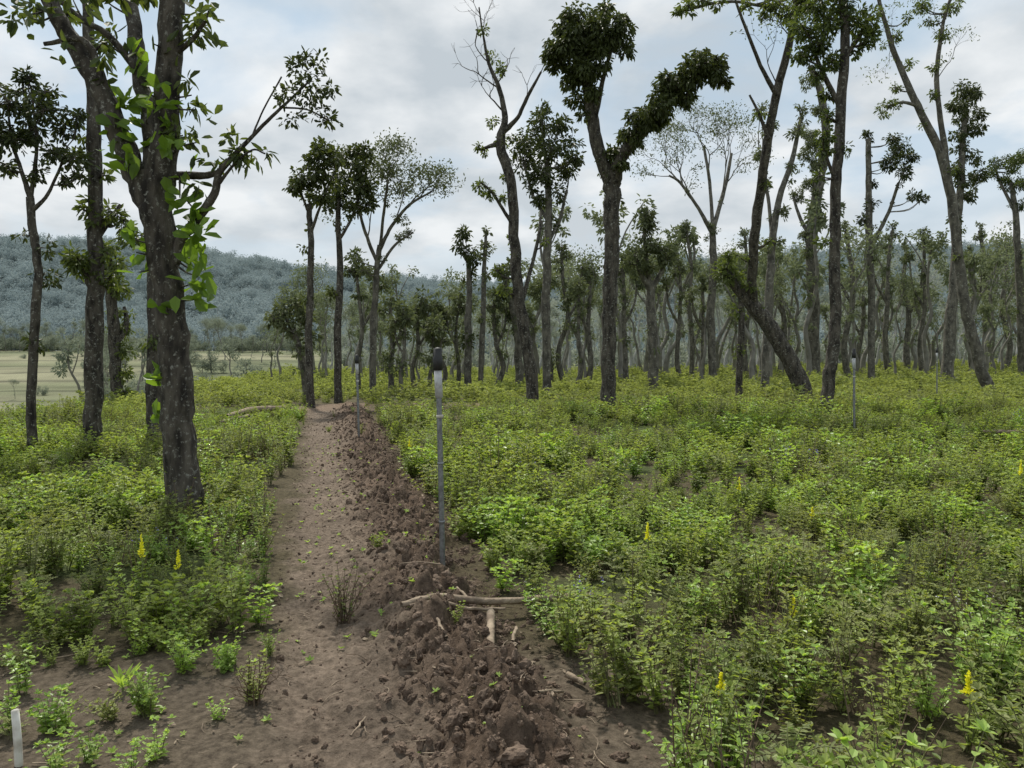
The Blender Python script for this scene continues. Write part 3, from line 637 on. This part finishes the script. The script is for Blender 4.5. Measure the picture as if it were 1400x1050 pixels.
def sprout(n,L):
    mb=MB(); a=np.arange(n)*2.4; mb.leaves(np.zeros((n,3))+[0,0,.02],np.column_stack([np.cos(a)*.45,np.sin(a)*.45,np.ones(n)]),np.column_stack([-np.cos(a),-np.sin(a),np.ones(n)*.4]),L*R.uniform(.7,1.1,n),L*.17,'herb3',.5,.25); 
    mb.tube(np.array([[0,0,-.02],[0,0,.02],[0,0,.06]]),[.006,.006,.004],'stem',5); return mb
place(sprout(9,.13),'sprouting_seedling',168,945); place(sprout(7,.2),'sprouting_seedling',1150,1085); place(sprout(8,.3),'sprouting_seedling',1168,735); place(sprout(8,.3),'sprouting_seedling',850,635)
def dry(h): 
    mb=herb(h,16,8,.028,.013,'herb2',.7,'deadstem'); tips=[]
    for i in range(8): grow(mb,np.zeros(3),nrm(np.array([R.normal()*.5,R.normal()*.5,1])),h*.4,.004,2,'deadstem',tips,.1,.6,3)
    return mb
place(dry(.30),'dry_shrub',470,850,1.1); place(dry(.2),'dry_shrub',348,960,1.1); place(dry(.22),'dry_shrub',805,870); place(dry(.5),'dry_shrub',1290,800,1)
for (px,py,s) in [(300,985,.35),(215,1040,.5),(120,1045,.5),(15,1000,.6),(30,950,.7),(70,1060,.6),(180,1070,.5)]: place(herb(.3,9,6,.06,.035,'herb3',.8),'broadleaf_weed',px,py,s)

# ---------------------------------------------------------------- sticks
def stick(name,pl,extra=()):
    mb=MB()
    def conv(l):
        o=[]
        for (px,py,w,zo) in l:
            dd=dist_from_row(py); q=P(px,py,dd); o.append([q[0],q[1],gz(q[0],q[1])+zo,w/2/F*dd])
        o=np.array(o)
        if len(o)>2: o[1:-1,2]=o[1:-1,2]*.4+.6*np.linspace(o[0,2],o[-1,2],len(o))[1:-1]
        A=smooth_line(o,6); A[:,:3]+=R.normal(size=(len(A),3))*.002; return A
    A=conv(pl); mb.tube(A[:,:3],A[:,3],'barkdry',9,.06)
    for e in extra: B=conv(e); mb.tube(B[:,:3],B[:,3],'barkdry',7,.06)
    return mb.obj(name,tuple(A[0,:3]))
stick('fallen_branch',[(548,862,8,.06),(600,850,10,.06),(660,843,10,.06),(720,838,9,.06),(770,834,11,.07),(812,830,7,.08)],[[(560,868,5,.06),(600,862,5,.07),(640,856,5,.07),(690,845,4,.07)],[(770,834,5,.06),(800,822,4,.06)],[(640,846,4,.06),(625,832,3,.06)]])
stick('wood_stub',[(671,902,11,.04),(671,880,12,.04),(671,858,12,.05)])
stick('dry_stick',[(700,885,5,.03),(706,868,5,.04)]); stick('dry_stick',[(610,905,5,.02),(598,880,4,.03)]); stick('dry_stick',[(735,985,4,.02),(770,955,4,.03)])
stick('dry_stick',[(480,1010,3,.02),(500,985,3,.03)]); stick('dry_stick',[(775,930,9,.03),(800,940,8,.03)]); stick('dry_stick',[(575,765,6,.03),(590,775,6,.03)])
stick('fallen_log',[(310,578,6,.2),(345,570,8,.25),(390,568,7,.25)],[[(300,584,4,.15),(340,578,4,.2)]])
stick('fallen_log',[(1345,612,5,.3),(1400,618,6,.35)])

# ---------------------------------------------------------------- posts
def post(px,py,h,r):
    dd=dist_from_row(py); q=P(px,py,dd); z=float(base(q[0],q[1]))
    e=bpy.data.objects.new('metal_post',None); e.location=(q[0],q[1],z); scene.collection.objects.link(e)
    def part(nm,pts,rad,mat,sides=18):
        m=MB(); m.tube(pts,rad,mat,sides); o=m.obj(nm); o.parent=e; return o
    l=-.02*h
    part('shaft',np.array([[0,0,-.1],[l*.4,0,h*.4],[l*.8,0,h*.8]]),[r*.78]*3,'steel')
    part('sleeve',np.array([[l*.78,0,h*.785],[l*.78,0,h*.786],[l,0,h*.905],[l,0,h*.906]]),[r*.7,r*1.1,r*1.1,r*.7],'sleeve')
    part('cap',np.array([[l,0,h*.90],[l,0,h*.902],[l,0,h*.955],[l,0,h*.96],[l,0,h*.995],[l,0,h*.996],[l,0,h]]),[r*.6,r*1.35,r*1.4,r*1.15,r*1.2,r*.8,.001],'black')
    part('wire_tie',np.array([[l*.6,0,h*.70],[l*.6,0,h*.702],[l*.6,0,h*.712],[l*.6,0,h*.714]]),[r*.7,r*1.0,r*1.0,r*.7],'white')
    for k,(zz) in enumerate([.25,.5]): part('joint_ring_%d'%(k+1),np.array([[l*zz,0,h*zz],[l*zz,0,h*zz+.002],[l*zz,0,h*zz+.018],[l*zz,0,h*zz+.02]]),[r*.7,r*.9,r*.9,r*.7],'steel')
    return e
post(606,795,1.66,.025); post(491,608,1.62,.026); post(1168,606,1.75,.026); post(1281,545,1.9,.03)
dd=2.95; q=P(27,1062,dd); mb=MB(); mb.tube(np.array([[0,0,-.08],[-.005,0,.1],[-.012,0,.22],[-.012,0,.225]]),[.015,.015,.014,.002],'white',8); o=mb.obj('wooden_peg'); o.location=(q[0],q[1],gz(q[0],q[1]))

# ---------------------------------------------------------------- ground mesh
def axis(lo,hi,c0,c1,st,g):
    a=[c0]
    while a[-1]<c1: a.append(a[-1]+st)
    while a[-1]<hi: a.append(a[-1]+st+g*(a[-1]-c1))
    b=[c0]
    gg=max(g,.03)
    while b[-1]>lo: b.append(b[-1]-(st+gg*(c0-b[-1])))
    return np.array(b[:0:-1]+a)
xs=axis(-1500,1500,-2.4,1.9,.02,.032); ys=axis(-300,1600,1.9,6.0,.02,.011)
X,Y=np.meshgrid(xs,ys); x=X.ravel(); y=Y.ravel(); z=gfull(x,y)
nx,ny=len(xs),len(ys)
me=bpy.data.meshes.new('ground'); me.vertices.add(len(x)); me.vertices.foreach_set('co',np.column_stack([x,y,z]).astype(np.float32).ravel())
i=(np.arange(ny-1)[:,None]*nx+np.arange(nx-1)[None,:]).ravel(); f=np.column_stack([i,i+1,i+nx+1,i+nx]).astype(np.int32)
me.loops.add(f.size); me.loops.foreach_set('vertex_index',f.ravel()); me.polygons.add(len(f)); me.polygons.foreach_set('loop_start',np.arange(len(f),dtype=np.int32)*4)
me.polygons.foreach_set('use_smooth',np.ones(len(f),bool)); me.update(calc_edges=True)
def lerp(a,b,t): return a+(np.asarray(b)-a)*t[:,None]
C=np.tile(np.array([.095,.080,.048]),(len(x),1))
n1=vn(x*1.2,y*1.2,201); C=lerp(C,[.07,.095,.032],S((n1-.35)/.3)*S((np.abs(pathuv(x,y)[0]-.5)-.6)/.4)*S((y-4)/2))
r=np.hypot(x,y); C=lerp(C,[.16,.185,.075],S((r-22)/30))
m=pmask(x,y); u,_,_=pathuv(x,y)
bl=S((4.5-y)/.8)*(x<1); C=lerp(C,[.16,.13,.10],bl*.8)
pc=lerp(np.tile(np.array([.185,.147,.113]),(len(x),1)),[.135,.099,.073],S((u-.36+.25*fbm(x*2,y*2,3,9))/.3))
pc=pc*(1+.4*fbm(x*3,y*3,4,301))[:,None]
C=C*(1-m[:,None])+pc*m[:,None]
st=S(strips(x,y).astype(float)); C=lerp(C,[.20,.15,.11],st*.8)
e=edge(x,y); vv=S((e-5)/8); band=vn(x*.02,y*.09,400)
fc=lerp(np.tile(np.array([.135,.155,.085]),(len(x),1)),[.225,.225,.145],S((band-.3)/.4)); fc=fc*(1+.5*fbm(x*.12,y*.2,4,77))[:,None]
ln=(y*.07+.5*fbm(x*.015,y*.015,2,4))%1; fc=fc*(1-.45*(np.abs(ln-.5)<.07))[:,None]; C=C*(1-vv[:,None])+fc*vv[:,None]
hh=S((y-225)/30); C=lerp(C,[.24,.29,.28],hh)  # hill ground painted pale blue-grey in place of distance haze
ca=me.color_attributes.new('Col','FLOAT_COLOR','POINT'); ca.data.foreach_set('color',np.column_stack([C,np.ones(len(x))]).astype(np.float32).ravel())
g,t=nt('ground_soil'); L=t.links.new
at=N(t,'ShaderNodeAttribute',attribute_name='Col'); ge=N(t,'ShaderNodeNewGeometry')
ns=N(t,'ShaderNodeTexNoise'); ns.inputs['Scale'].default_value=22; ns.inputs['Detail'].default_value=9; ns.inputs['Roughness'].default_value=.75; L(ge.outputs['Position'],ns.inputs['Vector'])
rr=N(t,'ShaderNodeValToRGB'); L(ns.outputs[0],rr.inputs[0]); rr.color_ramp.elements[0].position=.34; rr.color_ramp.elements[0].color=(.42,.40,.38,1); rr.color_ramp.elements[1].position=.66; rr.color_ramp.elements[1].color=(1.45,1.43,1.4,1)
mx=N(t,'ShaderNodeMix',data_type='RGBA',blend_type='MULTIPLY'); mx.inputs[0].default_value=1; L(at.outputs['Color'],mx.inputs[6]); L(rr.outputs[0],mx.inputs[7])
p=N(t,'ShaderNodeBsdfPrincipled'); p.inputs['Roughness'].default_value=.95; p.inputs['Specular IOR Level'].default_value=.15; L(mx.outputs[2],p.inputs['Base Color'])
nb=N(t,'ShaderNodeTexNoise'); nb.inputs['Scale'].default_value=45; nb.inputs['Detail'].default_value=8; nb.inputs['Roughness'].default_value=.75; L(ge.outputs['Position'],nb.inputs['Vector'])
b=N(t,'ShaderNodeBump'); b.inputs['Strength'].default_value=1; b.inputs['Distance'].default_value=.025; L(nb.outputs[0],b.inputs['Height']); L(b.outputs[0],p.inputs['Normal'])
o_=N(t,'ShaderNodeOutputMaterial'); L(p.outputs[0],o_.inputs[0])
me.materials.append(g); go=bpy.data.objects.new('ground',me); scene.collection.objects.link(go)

# ---------------------------------------------------------------- sky
AZ,EL=-22,56
w=bpy.data.worlds.new('World'); scene.world=w; w.use_nodes=True; t=w.node_tree; t.nodes.clear(); L=t.links.new
sk=N(t,'ShaderNodeTexSky',sky_type='NISHITA'); sk.sun_disc=False; sk.sun_elevation=math.radians(EL); sk.sun_rotation=math.radians(AZ); sk.air_density=1.0; sk.dust_density=1.0
tc=N(t,'ShaderNodeTexCoord'); sx=N(t,'ShaderNodeSeparateXYZ'); L(tc.outputs['Generated'],sx.inputs[0])
def mth(op,a,b=None,c=None):
    n=N(t,'ShaderNodeMath',operation=op)
    for i,v in enumerate((a,b,c)):
        if v is None: continue
        if isinstance(v,(int,float)): n.inputs[i].default_value=v
        else: L(v,n.inputs[i])
    return n.outputs[0]
zz=mth('ADD',mth('MAXIMUM',sx.outputs[2],0.0),.30)
cx=mth('DIVIDE',sx.outputs[0],zz); cy=mth('DIVIDE',sx.outputs[1],zz)
cb=N(t,'ShaderNodeCombineXYZ'); L(cx,cb.inputs[0]); L(cy,cb.inputs[1])
n1=N(t,'ShaderNodeTexNoise'); n1.inputs['Scale'].default_value=1.9; n1.inputs['Detail'].default_value=7; n1.inputs['Roughness'].default_value=.5; n1.inputs['Distortion'].default_value=.3
mp=N(t,'ShaderNodeMapping'); mp.inputs['Location'].default_value=(5.1,2.4,0); L(cb.outputs[0],mp.inputs[0]); L(mp.outputs[0],n1.inputs['Vector'])
n2=N(t,'ShaderNodeTexNoise'); n2.inputs['Scale'].default_value=2.8; n2.inputs['Detail'].default_value=7; n2.inputs['Roughness'].default_value=.52; mp2=N(t,'ShaderNodeMapping'); mp2.inputs['Location'].default_value=(8.3,4.7,2); L(cb.outputs[0],mp2.inputs[0]); L(mp2.outputs[0],n2.inputs['Vector'])
cov=N(t,'ShaderNodeValToRGB'); L(n1.outputs[0],cov.inputs[0]); cov.color_ramp.elements[0].position=.41; cov.color_ramp.elements[0].color=(.22,.22,.22,1); cov.color_ramp.elements[1].position=.53; cov.color_ramp.elements[1].color=(1,1,1,1)
shd=N(t,'ShaderNodeValToRGB'); L(n2.outputs[0],shd.inputs[0]); shd.color_ramp.elements[0].position=.38; shd.color_ramp.elements[0].color=(5.5,6.1,6.6,1); shd.color_ramp.elements[1].position=.60; shd.color_ramp.elements[1].color=(9.0,9.25,9.4,1)
hz=mth('SUBTRACT',1.0,mth('MULTIPLY',mth('MAXIMUM',sx.outputs[2],0.0),3.4)); hz=mth('MAXIMUM',hz,0.0)
cf=mth('MAXIMUM',cov.outputs[0],mth('MULTIPLY',hz,.95))
skb=N(t,'ShaderNodeMix',data_type='RGBA'); skb.inputs[0].default_value=.75; L(sk.outputs[0],skb.inputs[6]); skb.inputs[7].default_value=(5.3,6.9,8.2,1)
mx=N(t,'ShaderNodeMix',data_type='RGBA'); L(cf,mx.inputs[0]); L(skb.outputs[2],mx.inputs[6]); L(shd.outputs[0],mx.inputs[7])
hm_=N(t,'ShaderNodeMix',data_type='RGBA'); L(mth('MULTIPLY',hz,.5),hm_.inputs[0]); L(mx.outputs[2],hm_.inputs[6]); hm_.inputs[7].default_value=(7.7,8.15,8.35,1)
bg=N(t,'ShaderNodeBackground'); bg.inputs[1].default_value=.1; L(hm_.outputs[2],bg.inputs[0])
wo=N(t,'ShaderNodeOutputWorld'); L(bg.outputs[0],wo.inputs[0])
ld=bpy.data.lights.new('sun','SUN'); ld.energy=4.2; ld.angle=math.radians(3); ld.color=(1,.95,.86)
lo=bpy.data.objects.new('sun',ld); scene.collection.objects.link(lo)
a,e_=math.radians(AZ),math.radians(EL); sv=Vector((math.sin(a)*math.cos(e_),math.cos(a)*math.cos(e_),math.sin(e_))); lo.rotation_euler=(-sv).to_track_quat('-Z','Y').to_euler(); lo.location=(0,0,50)
# ---------------------------------------------------------------- camera
cd=bpy.data.cameras.new('camera'); cd.sensor_width=36; cd.lens=27; cd.clip_end=5000; cd.clip_start=.05
co=bpy.data.objects.new('camera',cd); co.location=(0,0,CAMH); co.rotation_euler=(math.pi/2-PITCH,0,0); scene.collection.objects.link(co); scene.camera=co
scene.view_settings.view_transform='Standard'; scene.view_settings.look='None'; scene.view_settings.exposure=0
